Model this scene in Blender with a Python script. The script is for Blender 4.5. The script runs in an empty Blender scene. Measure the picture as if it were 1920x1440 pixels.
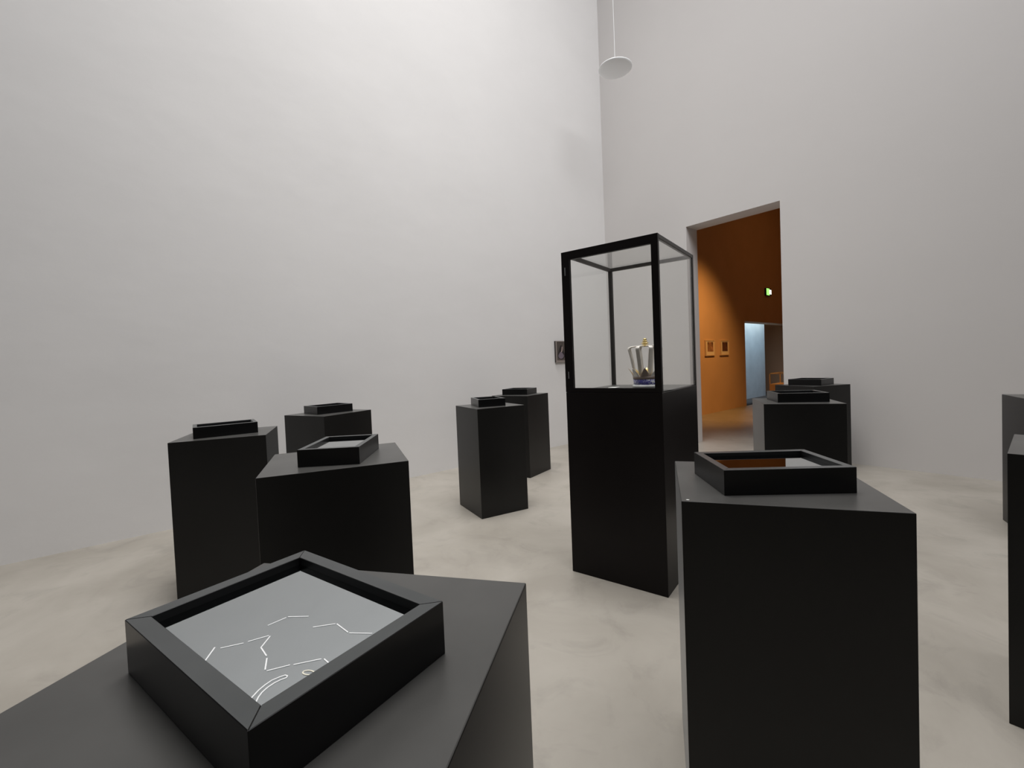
import bpy, bmesh, math, random
from mathutils import Vector, Matrix
random.seed(7)
sc = bpy.context.scene
col = sc.collection
PI = math.pi

# ------------------------------------------------------------------ helpers
def mat(name):
    m = bpy.data.materials.new(name); m.use_nodes = True
    nt = m.node_tree
    return m, nt, nt.nodes['Principled BSDF']

def simple(name, rgb, rough=0.5, metal=0.0, spec=0.5, var=0.0, scale=6.0, bump=0.0, bscale=60.0):
    m, nt, b = mat(name)
    b.inputs['Base Color'].default_value = (*rgb, 1)
    b.inputs['Roughness'].default_value = rough
    b.inputs['Metallic'].default_value = metal
    b.inputs['Specular IOR Level'].default_value = spec
    tc = nt.nodes.new('ShaderNodeTexCoord')
    if var:
        n = nt.nodes.new('ShaderNodeTexNoise'); n.inputs['Scale'].default_value = scale; n.inputs['Detail'].default_value = 5
        nt.links.new(tc.outputs['Object'], n.inputs['Vector'])
        r = nt.nodes.new('ShaderNodeValToRGB')
        r.color_ramp.elements[0].position = .3; r.color_ramp.elements[1].position = .7
        r.color_ramp.elements[0].color = (*[c*(1-var) for c in rgb], 1)
        r.color_ramp.elements[1].color = (*[min(1, c*(1+var)) for c in rgb], 1)
        nt.links.new(n.outputs['Fac'], r.inputs['Fac']); nt.links.new(r.outputs['Color'], b.inputs['Base Color'])
    if bump:
        n2 = nt.nodes.new('ShaderNodeTexNoise'); n2.inputs['Scale'].default_value = bscale; n2.inputs['Detail'].default_value = 6
        nt.links.new(tc.outputs['Object'], n2.inputs['Vector'])
        bp = nt.nodes.new('ShaderNodeBump'); bp.inputs['Strength'].default_value = bump; bp.inputs['Distance'].default_value = .01
        nt.links.new(n2.outputs['Fac'], bp.inputs['Height']); nt.links.new(bp.outputs['Normal'], b.inputs['Normal'])
    return m

def sheeny(m, w, r):
    b = m.node_tree.nodes['Principled BSDF']
    b.inputs['Sheen Weight'].default_value = w; b.inputs['Sheen Roughness'].default_value = r
    return m

def lit_tops(m, rgb):
    # light on the tops put into the colour: upward faces mixed to uneven grey
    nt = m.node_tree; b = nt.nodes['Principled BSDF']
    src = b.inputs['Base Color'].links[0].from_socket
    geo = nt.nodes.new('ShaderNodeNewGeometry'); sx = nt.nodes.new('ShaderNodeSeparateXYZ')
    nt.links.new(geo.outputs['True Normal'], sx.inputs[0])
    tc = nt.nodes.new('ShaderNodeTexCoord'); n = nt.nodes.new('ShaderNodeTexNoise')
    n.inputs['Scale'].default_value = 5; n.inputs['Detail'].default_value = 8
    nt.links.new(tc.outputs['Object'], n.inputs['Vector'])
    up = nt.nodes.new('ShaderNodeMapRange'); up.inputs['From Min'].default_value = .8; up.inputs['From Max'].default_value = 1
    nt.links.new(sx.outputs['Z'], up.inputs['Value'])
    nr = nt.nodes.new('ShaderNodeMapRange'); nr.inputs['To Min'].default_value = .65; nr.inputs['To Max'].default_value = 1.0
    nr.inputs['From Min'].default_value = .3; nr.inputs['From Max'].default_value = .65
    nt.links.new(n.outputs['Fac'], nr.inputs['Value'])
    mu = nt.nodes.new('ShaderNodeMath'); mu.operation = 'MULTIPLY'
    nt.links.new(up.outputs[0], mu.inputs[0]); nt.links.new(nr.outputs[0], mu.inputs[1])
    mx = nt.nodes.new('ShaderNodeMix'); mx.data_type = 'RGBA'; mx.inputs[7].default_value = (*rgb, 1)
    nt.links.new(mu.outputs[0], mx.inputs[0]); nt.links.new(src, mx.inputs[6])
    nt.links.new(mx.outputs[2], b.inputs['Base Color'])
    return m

def emit(name, rgb, s):
    m, nt, b = mat(name)
    b.inputs['Base Color'].default_value = (*rgb, 1)
    b.inputs['Emission Color'].default_value = (*rgb, 1); b.inputs['Emission Strength'].default_value = s
    return m

def obj(name, bm, m, parent=None, smooth=False):
    me = bpy.data.meshes.new(name)
    bmesh.ops.recalc_face_normals(bm, faces=bm.faces)
    bm.to_mesh(me); bm.free()
    if smooth:
        for p in me.polygons: p.use_smooth = True
    me.materials.append(m)
    o = bpy.data.objects.new(name, me); col.objects.link(o)
    if parent: o.parent = parent
    return o

def empty(name, loc, rz=0.0):
    o = bpy.data.objects.new(name, None); col.objects.link(o)
    o.location = loc; o.rotation_euler = (0, 0, rz); o.empty_display_size = .1
    return o

def tag(o, label, cat, group=None):
    o['label'] = label; o['category'] = cat
    if group: o['group'] = group
    return o

def struct(name, bm, m):
    o = obj(name, bm, m); o['kind'] = 'structure'; return o

def box(bm, x0, x1, y0, y1, z0, z1):
    vs = [bm.verts.new((x, y, z)) for z in (z0, z1) for x, y in ((x0, y0), (x1, y0), (x1, y1), (x0, y1))]
    for f in ((0, 3, 2, 1), (4, 5, 6, 7), (0, 1, 5, 4), (1, 2, 6, 5), (2, 3, 7, 6), (3, 0, 4, 7)):
        bm.faces.new([vs[i] for i in f])

def prism(bm, poly, z0, z1):
    n = len(poly)
    a = [bm.verts.new((x, y, z0)) for x, y in poly]; b = [bm.verts.new((x, y, z1)) for x, y in poly]
    bm.faces.new(a[::-1]); bm.faces.new(b)
    for i in range(n): bm.faces.new((a[i], a[(i+1) % n], b[(i+1) % n], b[i]))

def bevel(bm, r, seg=2):
    bmesh.ops.recalc_face_normals(bm, faces=bm.faces)
    bmesh.ops.bevel(bm, geom=list(bm.edges), offset=r, segments=seg, affect='EDGES', profile=.5)

def newbox(*a, bev=0.0, seg=2):
    bm = bmesh.new(); box(bm, *a)
    if bev: bevel(bm, bev, seg)
    return bm

def lathe(bm, prof, n=48):
    rings = []
    for r, z in prof:
        if r < 1e-6: rings.append([bm.verts.new((0, 0, z))])
        else: rings.append([bm.verts.new((r*math.cos(2*PI*i/n), r*math.sin(2*PI*i/n), z)) for i in range(n)])
    for a, b in zip(rings, rings[1:]):
        for i in range(n):
            j = (i+1) % n
            if len(a) == 1 and len(b) == 1: continue
            if len(a) == 1: bm.faces.new((a[0], b[i], b[j]))
            elif len(b) == 1: bm.faces.new((a[i], a[j], b[0]))
            else: bm.faces.new((a[i], a[j], b[j], b[i]))

def tube(bm, pts, r, n=8):
    pts = [Vector(p) for p in pts]; rings = []
    for i, p in enumerate(pts):
        t = (pts[min(i+1, len(pts)-1)] - pts[max(i-1, 0)]).normalized()
        ref = Vector((0, 0, 1)) if abs(t.z) < .9 else Vector((1, 0, 0))
        u = t.cross(ref).normalized(); v = t.cross(u)
        rings.append([bm.verts.new(p + r*(math.cos(2*PI*k/n)*u + math.sin(2*PI*k/n)*v)) for k in range(n)])
    for a, b in zip(rings, rings[1:]):
        for k in range(n): bm.faces.new((a[k], a[(k+1) % n], b[(k+1) % n], b[k]))
    bm.faces.new(rings[0][::-1]); bm.faces.new(rings[-1])

def ribbon(bm, pts, w, z0, z1):
    # flat raised stroke through 2-D points, constant width
    pts = [Vector(p) for p in pts]; L = []; R = []
    for i, p in enumerate(pts):
        t = (pts[min(i+1, len(pts)-1)] - pts[max(i-1, 0)]).normalized(); nrm = Vector((-t.y, t.x))
        L.append(p + nrm*w/2); R.append(p - nrm*w/2)
    for i in range(len(pts)-1):
        prism(bm, [R[i], R[i+1], L[i+1], L[i]], z0, z1)

# ------------------------------------------------------------------ materials
def wall_mat(name, rgb, var, mottled):
    m, nt, b = mat(name)
    b.inputs['Roughness'].default_value = .75; b.inputs['Specular IOR Level'].default_value = .3
    tc = nt.nodes.new('ShaderNodeTexCoord')
    n1 = nt.nodes.new('ShaderNodeTexNoise'); n1.inputs['Scale'].default_value = .7; n1.inputs['Detail'].default_value = 7; n1.inputs['Roughness'].default_value = .6
    mp = nt.nodes.new('ShaderNodeMapping'); mp.inputs['Scale'].default_value = (1, 1, 1.5)
    nt.links.new(tc.outputs['Object'], mp.inputs['Vector']); nt.links.new(mp.outputs['Vector'], n1.inputs['Vector'])
    r = nt.nodes.new('ShaderNodeValToRGB')
    r.color_ramp.elements[0].position = .3; r.color_ramp.elements[1].position = .72
    r.color_ramp.elements[0].color = (*[c*(1-var) for c in rgb], 1); r.color_ramp.elements[1].color = (*[c*(1+var*.6) for c in rgb], 1)
    nt.links.new(n1.outputs['Fac'], r.inputs['Fac']); nt.links.new(r.outputs['Color'], b.inputs['Base Color'])
    n2 = nt.nodes.new('ShaderNodeTexNoise'); n2.inputs['Scale'].default_value = 1.6; n2.inputs['Detail'].default_value = 8; n2.inputs['Roughness'].default_value = .55
    nt.links.new(mp.outputs['Vector'], n2.inputs['Vector'])
    bp = nt.nodes.new('ShaderNodeBump'); bp.inputs['Strength'].default_value = mottled; bp.inputs['Distance'].default_value = .02
    nt.links.new(n2.outputs['Fac'], bp.inputs['Height']); nt.links.new(bp.outputs['Normal'], b.inputs['Normal'])
    return m

M_wall = wall_mat('white_plaster', (.79, .775, .765), .03, .22)
M_wall2 = wall_mat('smooth_white_paint', (.72, .695, .68), .015, .06)
M_orange = simple('ochre_wall_paint', (.62, .40, .24), .8, var=.04, scale=2)
M_ceil = simple('ceiling_paint', (.66, .66, .66), .9)
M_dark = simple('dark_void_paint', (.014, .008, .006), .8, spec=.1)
M_brown = simple('brown_wall_paint', (.26, .115, .055), .8)
M_blue = simple('pale_partition_paint', (.60, .64, .67), .8, var=.07, scale=3.0)

def floor_mat():
    m, nt, b = mat('polished_concrete')
    tc = nt.nodes.new('ShaderNodeTexCoord')
    def noise(s, d, r, dist=0):
        n = nt.nodes.new('ShaderNodeTexNoise'); n.inputs['Scale'].default_value = s; n.inputs['Detail'].default_value = d
        n.inputs['Roughness'].default_value = r; n.inputs['Distortion'].default_value = dist
        nt.links.new(tc.outputs['Object'], n.inputs['Vector']); return n
    n1 = noise(1.1, 7, .6, .6); n2 = noise(3.2, 8, .62, 1.2)
    r1 = nt.nodes.new('ShaderNodeValToRGB')
    r1.color_ramp.elements[0].position = .34; r1.color_ramp.elements[0].color = (.325, .298, .258, 1)
    r1.color_ramp.elements[1].position = .66; r1.color_ramp.elements[1].color = (.42, .39, .345, 1)
    nt.links.new(n1.outputs['Fac'], r1.inputs['Fac'])
    r2 = nt.nodes.new('ShaderNodeValToRGB')
    r2.color_ramp.elements[0].position = .28; r2.color_ramp.elements[0].color = (.74, .74, .74, 1)
    r2.color_ramp.elements[1].position = .48; r2.color_ramp.elements[1].color = (1, 1, 1, 1)
    nt.links.new(n2.outputs['Fac'], r2.inputs['Fac'])
    mx = nt.nodes.new('ShaderNodeMix'); mx.data_type = 'RGBA'; mx.blend_type = 'MULTIPLY'; mx.inputs[0].default_value = .6
    nt.links.new(r1.outputs['Color'], mx.inputs[6]); nt.links.new(r2.outputs['Color'], mx.inputs[7])
    nt.links.new(mx.outputs[2], b.inputs['Base Color'])
    b.inputs['Roughness'].default_value = .42; b.inputs['Specular IOR Level'].default_value = .3
    return m
M_floor = floor_mat()

M_black = lit_tops(sheeny(simple('satin_black_paint', (.012, .0115, .011), .31, spec=.26, var=.12, scale=3), .10, .2), (.078, .0765, .073))
M_case = simple('showcase_black_paint', (.010, .008, .008), .38, spec=.15, var=.1, scale=3)
M_post = simple('dark_metal_profile', (.045, .040, .037), .45, spec=.4)  # lighter than the front frame: light off the left wall put into the colour
M_frame = lit_tops(sheeny(simple('black_stained_wood', (.006, .0058, .006), .30, spec=.3, var=.15, scale=9), .10, .2), (.070, .075, .076))
M_mirror = simple('smoky_mirror', (.50, .535, .55), .025, metal=1.0)
M_line = simple('white_etched_line', (.86, .87, .87), .5)
M_cream = simple('cream_etched_line', (.75, .72, .60), .5)
M_steel = simple('brushed_steel', (.62, .62, .62), .3, metal=1.0)
M_whitecard = simple('white_card', (.8, .8, .78), .6)
M_disc = simple('white_lacquer', (.90, .91, .92), .45)
M_chip = simple('white_paint_speck', (.8, .8, .78), .6)

def glass_mat():
    m = bpy.data.materials.new('clear_glass'); m.use_nodes = True
    nt = m.node_tree
    for n in list(nt.nodes): nt.nodes.remove(n)
    out = nt.nodes.new('ShaderNodeOutputMaterial')
    tr = nt.nodes.new('ShaderNodeBsdfTransparent'); tr.inputs['Color'].default_value = (.995, .998, .995, 1)
    gl = nt.nodes.new('ShaderNodeBsdfGlossy'); gl.inputs['Roughness'].default_value = 0.0
    lw = nt.nodes.new('ShaderNodeLayerWeight'); lw.inputs['Blend'].default_value = .5
    pw = nt.nodes.new('ShaderNodeMath'); pw.operation = 'POWER'; pw.inputs[1].default_value = 5
    ma = nt.nodes.new('ShaderNodeMath'); ma.operation = 'MULTIPLY_ADD'; ma.inputs[1].default_value = .96; ma.inputs[2].default_value = .008
    mx = nt.nodes.new('ShaderNodeMixShader')
    nt.links.new(lw.outputs['Facing'], pw.inputs[0]); nt.links.new(pw.outputs[0], ma.inputs[0]); nt.links.new(ma.outputs[0], mx.inputs[0])
    nt.links.new(tr.outputs[0], mx.inputs[1]); nt.links.new(gl.outputs[0], mx.inputs[2]); nt.links.new(mx.outputs[0], out.inputs[0])
    return m
M_glass = glass_mat()

# ------------------------------------------------------------------ room shell
T = .311; CH = 10.5                    # wall thickness, ceiling height
DL, DR, DH = 1.4788, 2.7261, 3.1976    # doorway in the back wall
XR, YF, YB = 9.0, -9.5, 10.0
struct('floor', newbox(-6, XR, YF, YB, -.2, 0), M_floor)
struct('wall_left', newbox(-T, 0, YF, T/2, 0, CH), M_wall)
bm = bmesh.new()
poly = [(0, 0), (DL, 0), (DL, DH), (DR, DH), (DR, 0), (XR, 0), (XR, CH), (0, CH)]
a = [bm.verts.new((x, 0, z)) for x, z in poly]; b = [bm.verts.new((x, T, z)) for x, z in poly]
bm.faces.new(a); bm.faces.new(b[::-1])
for i in range(len(poly)): bm.faces.new((a[i], b[i], b[(i+1) % 8], a[(i+1) % 8]))
struct('wall_back', bm, M_wall2)
struct('ceiling', newbox(-T, XR, YF, T, CH, CH+.2), M_ceil)
# the ochre room beyond the doorway: its left wall runs on in the line of wall_left
OH, OY = 2.14, 5.47                    # head and near jamb of the far opening
bm = bmesh.new()
poly = [(T/2, 0), (OY, 0), (OY, OH), (9.7, OH), (9.7, 0), (YB, 0), (YB, 6.6), (T/2, 6.6)]
a = [bm.verts.new((0, y, z)) for y, z in poly]; b = [bm.verts.new((-T, y, z)) for y, z in poly]
bm.faces.new(a); bm.faces.new(b[::-1])
for i in range(8): bm.faces.new((a[i], b[i], b[(i+1) % 8], a[(i+1) % 8]))
struct('wall_adjoining_left', bm, M_orange)
struct('wall_adjoining_back', newbox(0, 6.5, YB, YB+.2, 0, 6.6), M_orange)
struct('wall_adjoining_right', newbox(6.3, 6.5, T, YB, 0, 6.6), M_orange)
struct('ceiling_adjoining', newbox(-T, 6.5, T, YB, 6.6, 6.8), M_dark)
# the small room behind the far opening
struct('wall_partition', newbox(-.78, -.68, 5.0, 8.50, 0, 4.4), M_blue)
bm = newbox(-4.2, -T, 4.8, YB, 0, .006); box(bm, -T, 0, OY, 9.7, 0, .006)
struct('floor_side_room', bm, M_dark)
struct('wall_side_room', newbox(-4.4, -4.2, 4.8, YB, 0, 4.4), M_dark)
struct('wall_side_room_back', newbox(-4.4, 0, YB, YB+.2, 0, 4.4), M_brown)
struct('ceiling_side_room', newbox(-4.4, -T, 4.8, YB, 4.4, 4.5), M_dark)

# ------------------------------------------------------------------ plinths
HP = .9317
PL = [  # x, y, yaw, width, depth, label
 (4.207, -6.048, .6392, .524, .522, 'nearest black plinth at the bottom left, under the mirror tray with the white line drawing'),
 (2.883, -5.544, 1.2462, .532, .484, 'black plinth directly behind the nearest plinth, its tray showing a pale reflection'),
 (.705, -4.909, 1.9603, .510, .507, 'dark plinth at the rear left, standing behind two others near the white left wall'),
 (1.502, -5.767, 1.2350, .489, .467, 'leftmost black plinth, standing just left of the plinth behind the nearest one'),
 (3.608, -2.369, .5322, .511, .489, 'black plinth with grey-lit left side standing before the doorway'),
 (4.311, -4.796, .5611, .491, .462, 'big black plinth right of the showcase with a white speck on its top corner'),
 (4.994, -3.708, -.0056, .494, .488, 'black plinth cut by the right edge, the nearer of the two there with lighter top'),
 (4.940, -1.488, .3253, .494, .46, 'black plinth cut by the right edge, the farther one standing behind its neighbour'),
 (3.152, -.430, 1.1405, .500, .50, 'black plinth against the back wall, right of the doorway, behind the doorway plinth'),
 (.788, -2.722, 1.8508, .470, .498, 'black plinth left of the showcase, the farther of the overlapping pair'),
 (1.578, -3.771, 1.3874, .457, .485, 'free-standing black plinth in the middle of the floor, the nearer of the overlapping pair'),
]
for i, (x, y, rz, w, d, lab) in enumerate(PL):
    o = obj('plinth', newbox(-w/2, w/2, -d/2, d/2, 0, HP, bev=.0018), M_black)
    o.location = (x, y, 0); o.rotation_euler = (0, 0, rz)
    tag(o, lab, 'plinth', 'black plinths around the gallery floor')
    if i == 5:
        bm = bmesh.new(); bmesh.ops.create_icosphere(bm, subdivisions=2, radius=.0035)
        bmesh.ops.scale(bm, vec=(1.3, .8, .10), verts=bm.verts)
        c = obj('paint_chip', bm, M_chip, o, True)
        v = Matrix.Rotation(-rz, 3, 'Z') @ (Vector((4.232, -5.101, HP+.0001)) - Vector((x, y, 0)))
        c.location = v; c['label'] = 'tiny white speck'

# ------------------------------------------------------------------ framed mirror trays
FH, BAR, PZ = .068, .021, .0567
def rail_mesh(L):
    bm = bmesh.new()
    prism(bm, [(-L/2, 0), (L/2, 0), (L/2-BAR, BAR), (-L/2+BAR, BAR)], 0, FH)
    bevel(bm, .0007, 1)
    return bm
def make_tray(w, d):
    root = empty('mirror_tray', (0, 0, 0))
    for L, (px, py), rz in ((w, (0, -d/2), 0), (d, (w/2, 0), PI/2), (w, (0, d/2), PI), (d, (-w/2, 0), -PI/2)):
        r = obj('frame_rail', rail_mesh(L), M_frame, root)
        r.location = (px, py, 0); r.rotation_euler = (0, 0, rz)
    obj('mirror', newbox(-w/2+BAR-.001, w/2-BAR+.001, -d/2+BAR-.001, d/2-BAR+.001, PZ-.004, PZ), M_mirror, root)
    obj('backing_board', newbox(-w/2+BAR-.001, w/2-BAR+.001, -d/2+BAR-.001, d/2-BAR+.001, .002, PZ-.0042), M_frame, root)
    return root
def copy_tree(o, parent=None):
    c = o.copy(); col.objects.link(c); c.parent = parent
    for ch in list(o.children): copy_tree(ch, c)
    return c
TR = [  # plinth index, x, y, yaw, width, depth, label
 (4.203, -6.033, 1.8419, .235, .320, 'mirror tray with white line drawing, on the nearest plinth at the bottom left'),
 (2.896, -5.528, .9527, .235, .327, 'black tray holding a small pale mirror reflection, on the plinth behind the nearest one'),
 (.685, -4.904, 1.7302+PI/2, .256, .324, 'black tray on the rear left plinth beside the white left wall'),
 (1.502, -5.780, 1.4991+PI/2, .222, .332, 'black tray on the leftmost plinth, seen almost edge on'),
 (3.612, -2.351, .6027+PI/2, .290, .336, 'black tray on the grey-sided plinth before the doorway'),
 (4.315, -4.808, .805+PI/2, .234, .332, 'black tray mirroring the orange doorway, on the big plinth right of the showcase'),
 (3.150, -.440, 1.48+PI/2, .33, .33, 'black tray on the plinth against the back wall beside the doorway'),
 (.754, -2.700, 1.9847, .278, .328, 'black tray on the farther plinth of the pair left of the showcase'),
 (1.564, -3.775, 1.1873, .245, .310, 'small black tray on the nearer plinth of the pair in mid floor'),
]
LINES = [[(-0.0199, 0.0061), (0.0017, 0.0032)], [(0.0037, 0.0028), (0.018, -0.0197)], [(0.0075, -0.0473), (0.0262, -0.0651)], [(0.027, -0.0669), (0.0235, -0.0945)], [(0.0233, -0.0968), (0.0369, -0.1218)], [(-0.0915, -0.0032), (-0.0743, 0.0153)], [(-0.0715, 0.0079), (-0.053, -0.0056)], [(-0.0489, -0.0072), (-0.0299, -0.0169)], [(-0.0295, -0.0194), (-0.0463, -0.0324)], [(-0.0463, -0.0324), (-0.0505, -0.0534)], [(-0.0522, -0.0578), (-0.0629, -0.0758)], [(-0.0628, -0.0792), (-0.0447, -0.0915)], [(-0.0426, -0.0943), (-0.0214, -0.1117)], [(-0.0198, -0.1143), (-0.0212, -0.1266)]]
HAIR = [(-0.0961, -0.1093), (-0.0893, -0.1055), (-0.0817, -0.1013), (-0.0742, -0.0991), (-0.0673, -0.0984), (-0.0605, -0.1005), (-0.056, -0.1027), (-0.0553, -0.1061), (-0.0575, -0.1077), (-0.0621, -0.1056), (-0.0682, -0.1045), (-0.075, -0.1051), (-0.0814, -0.1074), (-0.0861, -0.1107), (-0.0892, -0.1139), (-0.092, -0.1168)]
RING = [(-0.0378, -0.1255), (-0.0389, -0.1264), (-0.0403, -0.1261), (-0.0418, -0.1249), (-0.0432, -0.1229), (-0.0442, -0.1204), (-0.0447, -0.1179), (-0.0445, -0.1157), (-0.0437, -0.1144), (-0.0425, -0.114), (-0.041, -0.1147), (-0.0394, -0.1164), (-0.0382, -0.1188), (-0.0375, -0.1214), (-0.0373, -0.1238), (-0.0378, -0.1255)]
for i, (x, y, rz, w, d, lab) in enumerate(TR):
    t = make_tray(w, d)
    t.location = (x, y, HP); t.rotation_euler = (0, 0, rz)
    tag(t, lab, 'mirror tray', 'framed mirrors lying on the plinths')
    if i == 0:
        mir = [c for c in t.children if c.name.startswith('mirror')][0]
        for s in LINES:
            bm = bmesh.new(); ribbon(bm, s, .0014, PZ, PZ+.0004); obj('drawn_line', bm, M_line, mir)
        bm = bmesh.new(); ribbon(bm, HAIR, .0014, PZ, PZ+.0004)
        o = obj('loop_drawing', bm, M_line, mir); o['label'] = 'white hairpin loop'
        bm = bmesh.new(); ribbon(bm, RING, .0015, PZ, PZ+.0004)
        o = obj('ring_drawing', bm, M_cream, mir); o['label'] = 'small cream ring'

# ------------------------------------------------------------------ showcase (vitrine)
VX, VY, VA = 3.516, -4.049, 1.801898
VW, VD, VT, VB = .684, .591, 1.961, 1.112      # x = receding right side, y = left-receding front face
v = empty('showcase', (VX, VY, 0), VA)
tag(v, 'tall black showcase with glass upper half holding a crown, in mid floor', 'display case')
obj('cabinet_base', newbox(0, VW, 0, VD, 0, VB, bev=.0025), M_case, v)
# hinged front frame (plane x = 0 .. .03)
def vbar(name, m, p, *a, bev=.001):
    return obj(name, newbox(*a, bev=bev, seg=1), m, p)
DT = .020
bm = bmesh.new()
po = [(0, VB+.001), (VD, VB+.001), (VD, VT), (0, VT)]; pi = [(.040, 1.138), (VD-.052, 1.138), (VD-.058, 1.911), (.034, 1.911)]
pi = [(.038, 1.138), (VD-.054, 1.138), (VD-.054, 1.911), (.038, 1.911)]
F = {}
for k, x in ((0, 0), (1, DT)):
    F[k] = ([bm.verts.new((x, y, z)) for y, z in po], [bm.verts.new((x, y, z)) for y, z in pi])
for i in range(4):
    j = (i+1) % 4
    bm.faces.new((F[0][0][i], F[0][0][j], F[0][1][j], F[0][1][i])); bm.faces.new((F[1][0][i], F[1][1][i], F[1][1][j], F[1][0][j]))
    bm.faces.new((F[0][0][i], F[1][0][i], F[1][0][j], F[0][0][j])); bm.faces.new((F[0][1][i], F[0][1][j], F[1][1][j], F[1][1][i]))
door = obj('glass_door', bm, M_case, v)
obj('door_pane', newbox(.007, .013, .036, VD-.052, 1.136, 1.913), M_glass, door)
for z0, z1 in ((1.819, 1.867), (1.196, 1.238)):
    bm = bmesh.new(); tube(bm, [(-.001, .566, z0), (-.001, .566, z1)], .0035, 10)
    obj('hinge', bm, M_steel, door)
# slim rear frame
PT = .026
def post(y0, y1):
    return newbox(VW-.022, VW, y0, y1, VB, VT, bev=.001, seg=1)
obj('post', post(0, .016), M_post, v); obj('post', post(VD-PT, VD), M_post, v)
obj('top_rail', newbox(DT, VW, 0, .022, VT-.022, VT, bev=.001, seg=1), M_post, v)
obj('top_rail', newbox(DT, VW, VD-.022, VD, VT-.022, VT, bev=.001, seg=1), M_post, v)
obj('top_rail', newbox(VW-.022, VW, .022, VD-.022, VT-.022, VT, bev=.001, seg=1), M_post, v)
obj('glass_pane', newbox(DT, VW-.022, .004, .010, VB, VT-.022), M_glass, v)
obj('glass_pane', newbox(DT, VW-.022, VD-.010, VD-.004, VB, VT-.022), M_glass, v)
obj('glass_pane', newbox(VW-.010, VW-.004, .016, VD-PT, VB, VT-.022), M_glass, v)
obj('glass_top', newbox(DT, VW-.022, .022, VD-.022, VT-.010, VT-.004), M_glass, v)
DZ = 1.117
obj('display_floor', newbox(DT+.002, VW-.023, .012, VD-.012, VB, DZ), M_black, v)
# small label card inside
rot = Matrix.Rotation(VA, 3, 'Z')
def vw(x, y, z): return Vector((VX, VY, 0)) + rot @ Vector((x, y, z))
bm = newbox(-.035, .035, -.025, .025, 0, .004, bev=.001, seg=1)
c = obj('label_card', bm, M_whitecard); c.location = vw(.33, .425, DZ); c.rotation_euler = (0, 0, VA)
tag(c, 'small white card lying in the showcase left of the crown', 'card')

# ------------------------------------------------------------------ crown
M_silver = simple('crown_pale_silver', (.80, .75, .69), .30, metal=.15, var=.06, scale=20)
M_gold = simple('crown_gold', (.80, .60, .24), .30, metal=.6)
M_lilac = simple('crown_grey_lilac', (.34, .26, .22), .45, metal=.2)
def mosaic():
    m, nt, b = mat('crown_blue_mosaic')
    tc = nt.nodes.new('ShaderNodeTexCoord'); vo = nt.nodes.new('ShaderNodeTexVoronoi'); vo.inputs['Scale'].default_value = 75
    vo.feature = 'DISTANCE_TO_EDGE'
    nt.links.new(tc.outputs['Object'], vo.inputs['Vector'])
    n = nt.nodes.new('ShaderNodeTexNoise'); n.inputs['Scale'].default_value = 14; nt.links.new(tc.outputs['Object'], n.inputs['Vector'])
    sub = nt.nodes.new('ShaderNodeMath'); sub.operation = 'MULTIPLY_ADD'; sub.inputs[1].default_value = .42; sub.inputs[2].default_value = -.14
    nt.links.new(n.outputs['Fac'], sub.inputs[0])
    lt = nt.nodes.new('ShaderNodeMath'); lt.operation = 'GREATER_THAN'
    nt.links.new(vo.outputs['Distance'], lt.inputs[0]); nt.links.new(sub.outputs[0], lt.inputs[1])
    mx = nt.nodes.new('ShaderNodeMix'); mx.data_type = 'RGBA'
    mx.inputs[6].default_value = (.72, .72, .76, 1); mx.inputs[7].default_value = (.085, .075, .36, 1)
    nt.links.new(lt.outputs[0], mx.inputs[0]); nt.links.new(mx.outputs[2], b.inputs['Base Color'])
    b.inputs['Roughness'].default_value = .4
    return m
M_mosaic = mosaic()
CR = vw(.43, .246, DZ)
cr = empty('crown', CR, VA); cr.scale = (1.05, 1.05, 1.05)
tag(cr, 'silver crown with blue mosaic band and gold finial inside the glass showcase', 'crown')
bm = bmesh.new(); lathe(bm, [(.068, 0), (.080, .0), (.082, .006), (.080, .012), (.0745, .016), (.070, .016), (.066, .010), (.068, 0)])
obj('rim', bm, M_whitecard, cr, True)
bm = bmesh.new(); lathe(bm, [(.0705, .0155), (.0745, .016), (.0735, .030), (.0755, .050), (.0715, .050), (.0695, .030), (.0705, .0155)])
obj('mosaic_band', bm, M_mosaic, cr, True)
bm = bmesh.new(); lathe(bm, [(.0715, .050), (.0765, .050), (.0785, .066), (.0745, .068), (.0715, .050)])
obj('collar', bm, M_lilac, cr, True)
def petal(bm, ang, th=.003):
    # pointed leaf leaning outward
    n = 7; rows = []
    for k in range(n+1):
        t = k/n; z = .060 + .058*t; r = .0768 + .030*t**1.6; hw = .0290*(1-t**1.35) + .0008
        rows.append([(r - abs(s)*abs(s)*hw*hw*5.5, s*hw, z) for s in (-1, -.5, 0, .5, 1)])
    ca, sa = math.cos(ang), math.sin(ang)
    for off in (0, -th):
        g = [[bm.verts.new(((x+off)*ca - y*sa, (x+off)*sa + y*ca, z)) for x, y, z in row] for row in rows]
        for i in range(n):
            for j in range(4):
                f = bm.faces.new((g[i][j], g[i][j+1], g[i+1][j+1], g[i+1][j])); f.material_index = 1 if off else 0
        if off == 0: g0 = g
    for i in range(n):
        for j in (0, 4): bm.faces.new((g0[i][j], g0[i+1][j], g[i+1][j], g[i][j]))
    for j in range(4):
        bm.faces.new((g0[0][j], g0[0][j+1], g[0][j+1], g[0][j])); bm.faces.new((g0[n][j], g0[n][j+1], g[n][j+1], g[n][j]))
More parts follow.
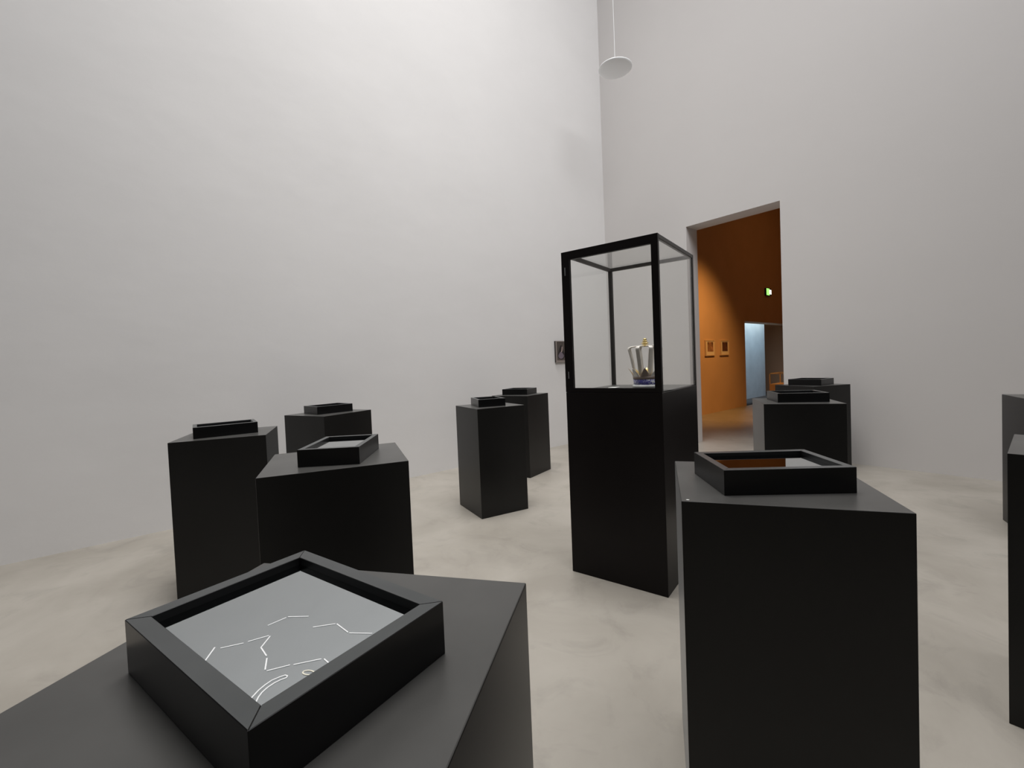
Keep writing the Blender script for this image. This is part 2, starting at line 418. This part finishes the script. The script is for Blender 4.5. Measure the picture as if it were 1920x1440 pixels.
def arch(bm, ang):
    prof = [(.0700, .060), (.0745, .090), (.0815, .130), (.0895, .170), (.0975, .205), (.1035, .226), (.1045, .236), (.1005, .244), (.088, .249), (.062, .252), (.030, .251), (.012, .250)]
    ca, sa = math.cos(ang), math.sin(ang); rows = []
    for i, (r, z) in enumerate(prof):
        hw = .0135 if i < 8 else .0135*max(.35, 1-(i-7)*.17)
        p0 = Vector(prof[max(i-1, 0)]); p1 = Vector(prof[min(i+1, len(prof)-1)]); t = (p1-p0).normalized(); nx, nz = t.y, -t.x
        sec = [(-1, -.0035), (-.75, .0015), (-.3, -.0005), (0, .0012), (.3, -.0005), (.75, .0015), (1, -.0035), (.6, -.0045), (0, -.0035), (-.6, -.0045)]
        rows.append([bm.verts.new(((r+nx*h)*ca - s*hw*sa, (r+nx*h)*sa + s*hw*ca, z+nz*h)) for s, h in sec])
    m = len(rows[0])
    for a, b in zip(rows, rows[1:]):
        for k in range(m): bm.faces.new((a[k], a[(k+1) % m], b[(k+1) % m], b[k]))
    bm.faces.new(rows[0][::-1]); bm.faces.new(rows[-1])
for k in range(8):
    bm = bmesh.new(); arch(bm, 2*PI*(k+.5)/8 + .30); obj('arch', bm, M_silver, cr, True)
for k in range(8):
    bm = bmesh.new(); petal(bm, 2*PI*k/8 + .30); o = obj('leaf_point', bm, M_silver if k % 2 else M_lilac, cr, True); o.data.materials.append(M_gold)
bm = bmesh.new()
lathe(bm, [(0, .248), (.022, .250), (.026, .255), (.018, .2585), (.007, .2615), (.021, .2655), (.021, .2705), (.0065, .274), (.016, .2775), (.0155, .282), (.006, .285), (.0115, .288), (.011, .293), (.006, .297), (0, .298)], 24)
obj('finial', bm, M_gold, cr, True)

# ------------------------------------------------------------------ hanging disc
C = Vector((1.105, -1.067, 5.236))
pd_ = empty('hanging_disc', C)
tag(pd_, 'round white disc hanging on a thin cable in front of the room corner', 'hanging disc')
bm = bmesh.new()
lathe(bm, [(0, -.030), (.09, -.027), (.16, -.018), (.205, -.006), (.222, .004), (.225, .012), (.220, .020), (.20, .024), (.10, .030), (.03, .033), (.012, .050), (0, .050)], 64)
obj('disc', bm, M_disc, pd_, True)
bm = bmesh.new(); tube(bm, [(0, 0, .045), (0, 0, CH-C.z)], .0032, 8)
obj('cable', bm, M_disc, pd_)

# ------------------------------------------------------------------ small picture on the left wall
M_pfr = simple('picture_grey_frame', (.26, .22, .20), .5)
M_pside = simple('picture_dark_side', (.03, .022, .02), .5)
M_pbg = simple('picture_brown_ground', (.085, .068, .058), .6, var=.3, scale=8)
M_pdrop = simple('picture_dark_shape', (.016, .011, .011), .6)
M_pbowl = simple('picture_mauve_shape', (.16, .13, .16), .6, var=.15, scale=12)
M_pneck = simple('picture_pale_neck', (.50, .38, .35), .6)
PY0, PY1, PZ0, PZ1, PD = -1.325, -.985, 1.293, 1.622, .030
pc = empty('wall_picture', (0, PY0, PZ0))
tag(pc, 'small dark framed picture of a pear shape on the left wall beside the showcase', 'picture')
W_, H_ = PY1-PY0, PZ1-PZ0
def ybox(x0, x1, y0, y1, z0, z1, **k): return newbox(x0, x1, y0, y1, z0, z1, **k)
obj('box_side', ybox(0, PD-.002, 0, W_, 0, H_), M_pside, pc)
for y0, y1, z0, z1 in ((0, W_, 0, .030), (0, W_, H_-.012, H_), (0, .020, .030, H_-.012), (W_-.02, W_, .030, H_-.012)):
    obj('frame_rail', ybox(PD-.002, PD+.004, y0, y1, z0, z1), M_pfr, pc)
obj('picture_sheet', ybox(PD-.002, PD, .020, W_-.02, .030, H_-.012), M_pbg, pc)
def shape(name, pts, m, x0, x1):
    bm = bmesh.new(); n = len(pts)
    a = [bm.verts.new((x0, y, z)) for y, z in pts]; b = [bm.verts.new((x1, y, z)) for y, z in pts]
    bm.faces.new(a[::-1]); bm.faces.new(b)
    for i in range(n): bm.faces.new((a[i], a[(i+1) % n], b[(i+1) % n], b[i]))
    return obj(name, bm, m, pc)
def pear(cy, cz, rx, rz_, top, k=28):
    out = []
    for i in range(k):
        t = 2*PI*i/k; s = math.sin(t); c = math.cos(t)
        z = cz + rz_*s if s < 0 else cz + (top-cz)*s
        out.append((cy + rx*c*(1 if s < 0 else (1-.62*s)), z))
    return out
shape('painted_drop', pear(.117, .115, .080, .072, .268), M_pdrop, PD, PD+.0012)
shape('painted_bowl', pear(.108, .108, .062, .055, .165), M_pbowl, PD+.0012, PD+.0022)
shape('painted_neck', [(.112, .155), (.130, .160), (.140, .185), (.142, .240), (.130, .240), (.122, .190)], M_pneck, PD+.0022, PD+.003)

# ------------------------------------------------------------------ things in the ochre room
M_pale = simple('pale_wood_frame', (.62, .46, .30), .6)
M_mount = simple('mount_board', (.78, .66, .50), .8)
M_art1 = simple('brown_print', (.30, .15, .08), .7, var=.75, scale=9)
M_art2 = simple('dark_brown_print', (.10, .04, .025), .7, var=.6, scale=9)
def small_picture(y0, art, label):
    w, h, z0, dp = .44, .355, 1.300, .035
    r = empty('framed_print', (0, y0, z0)); tag(r, label, 'picture', 'framed prints in the orange room')
    for a0, a1, b0, b1 in ((0, w, 0, .022), (0, w, h-.022, h), (0, .03, .022, h-.022), (w-.03, w, .022, h-.022)):
        obj('frame_rail', newbox(0, dp, a0, a1, b0, b1), M_pale, r)
    obj('mount', newbox(0, dp-.010, .03, w-.03, .022, h-.022), M_mount, r)
    obj('print', newbox(dp-.010, dp-.008, .095, w-.075, .095, h-.045), art, r)
small_picture(3.365, M_art1, 'framed print on the orange wall, the left one, nearer the doorway jamb')
small_picture(4.075, M_art2, 'framed print on the orange wall, the darker right one, beside the far opening')
# exit light over the far opening
e = empty('exit_light', (0, 6.93, 2.97)); tag(e, 'small glowing green and white light high on the dark orange wall', 'exit light')
obj('housing', newbox(-.004, .05, -.17, .17, -.10, .10, bev=.004), M_pside, e)
obj('green_face', newbox(.040, .0505, -.16, .04, -.09, .09), emit('exit_green_glow', (.30, .85, .16), 1.6), e)
obj('white_face', newbox(.040, .0505, .045, .16, -.055, .06), emit('exit_white_glow', (.95, 1, .9), 4), e)
# glass topped case
M_caseo = simple('warm_case_board', (.60, .38, .20), .6)
k = empty('table_vitrine', (1.38, 3.2, 0)); tag(k, 'low glass-topped case lit orange in the room beyond the doorway', 'display case')
obj('case_body', newbox(0, .85, 0, .55, 0, .700, bev=.003), M_caseo, k)
for y0 in (0, .535):
    for x0 in (0, .835): obj('post', newbox(x0, x0+.015, y0, y0+.015, .70, .911), M_pale, k)
for a in ((0, .85, 0, .015), (0, .85, .535, .55), (0, .015, .015, .535), (.835, .85, .015, .535)):
    obj('top_rail', newbox(*a, .896, .911), M_pale, k)
obj('glass_cover', newbox(.004, .846, .004, .010, .70, .896), M_glass, k)
obj('glass_cover', newbox(.015, .835, .015, .535, .900, .905), M_glass, k)

# ------------------------------------------------------------------ light
def area(name, loc, target, sx, sy, power, rgb, spread=180):
    l = bpy.data.lights.new(name, 'AREA'); l.shape = 'RECTANGLE'; l.size = sx; l.size_y = sy; l.energy = power; l.color = rgb; l.spread = math.radians(spread)
    o = bpy.data.objects.new(name, l); col.objects.link(o); o.location = loc
    if target: o.rotation_euler = (Vector(target)-Vector(loc)).to_track_quat('-Z', 'Y').to_euler()
    return o
def spot(name, loc, target, power, rgb, ang, blend=.6, r=.06):
    l = bpy.data.lights.new(name, 'SPOT'); l.energy = power; l.color = rgb; l.spot_size = ang; l.spot_blend = blend; l.shadow_soft_size = r
    o = bpy.data.objects.new(name, l); col.objects.link(o); o.location = loc
    o.rotation_euler = (Vector(target)-Vector(loc)).to_track_quat('-Z', 'Y').to_euler(); return o
area('wall_wash_lamp', (7.1, -3.8, 8.8), (0, -2.8, 4.4), 5.0, 4.0, 268, (.985, .985, 1.0), 150)
area('skylight_lamp', (2.0, -4.3, 10.4), None, 3.6, 4.6, 172, (1.0, .985, .965), 80)
spot('print_spot_lamp', (2.5, 2.5, 4.3), (0, 3.15, 1.2), 470, (1.0, .52, .16), math.radians(66), 1.0, .12)
area('orange_room_lamp', (3.5, 6.0, 6.4), None, 2.5, 2.5, 22, (1.0, .46, .14))
area('side_room_lamp', (-.49, 7.4, 4.2), None, .3, 2.4, 122, (.54, .80, 1.0), 75)

w = bpy.data.worlds.new('World'); sc.world = w; w.use_nodes = True
w.node_tree.nodes['Background'].inputs[0].default_value = (.05, .05, .05, 1)
w.node_tree.nodes['Background'].inputs[1].default_value = 1.0

# ------------------------------------------------------------------ camera
cam = bpy.data.cameras.new('camera'); co = bpy.data.objects.new('camera', cam); col.objects.link(co)
rt = Vector((.64478, .76333, -.0403)); fw = Vector((-.76474, .64376, -.0297))
A_, PITCH, ROLL = .8708257, -.0297, .0403
Rz = Matrix.Rotation(A_, 3, 'Z')
f0 = Vector((0, math.cos(PITCH), math.sin(PITCH))); u0 = Vector((0, -math.sin(PITCH), math.cos(PITCH))); r0 = Vector((1, 0, 0))
r1 = math.cos(ROLL)*r0 - math.sin(ROLL)*u0; u1 = math.cos(ROLL)*u0 + math.sin(ROLL)*r0
r1, u1, f1 = Rz @ r1, Rz @ u1, Rz @ f0
m3 = Matrix((r1, u1, -f1)).transposed()
co.matrix_world = Matrix.Translation((4.821, -6.155, 1.3)) @ m3.to_4x4()
cam.sensor_fit = 'HORIZONTAL'; cam.sensor_width = 36; cam.lens = 36*828.876/1920
cam.shift_x = -.0050395; cam.shift_y = -.0070738; cam.clip_start = .02
sc.camera = co
sc.view_settings.view_transform = 'Standard'; sc.view_settings.look = 'None'; sc.view_settings.gamma = 1
sc.view_settings.use_curve_mapping = False; sc.view_settings.exposure = 0.0
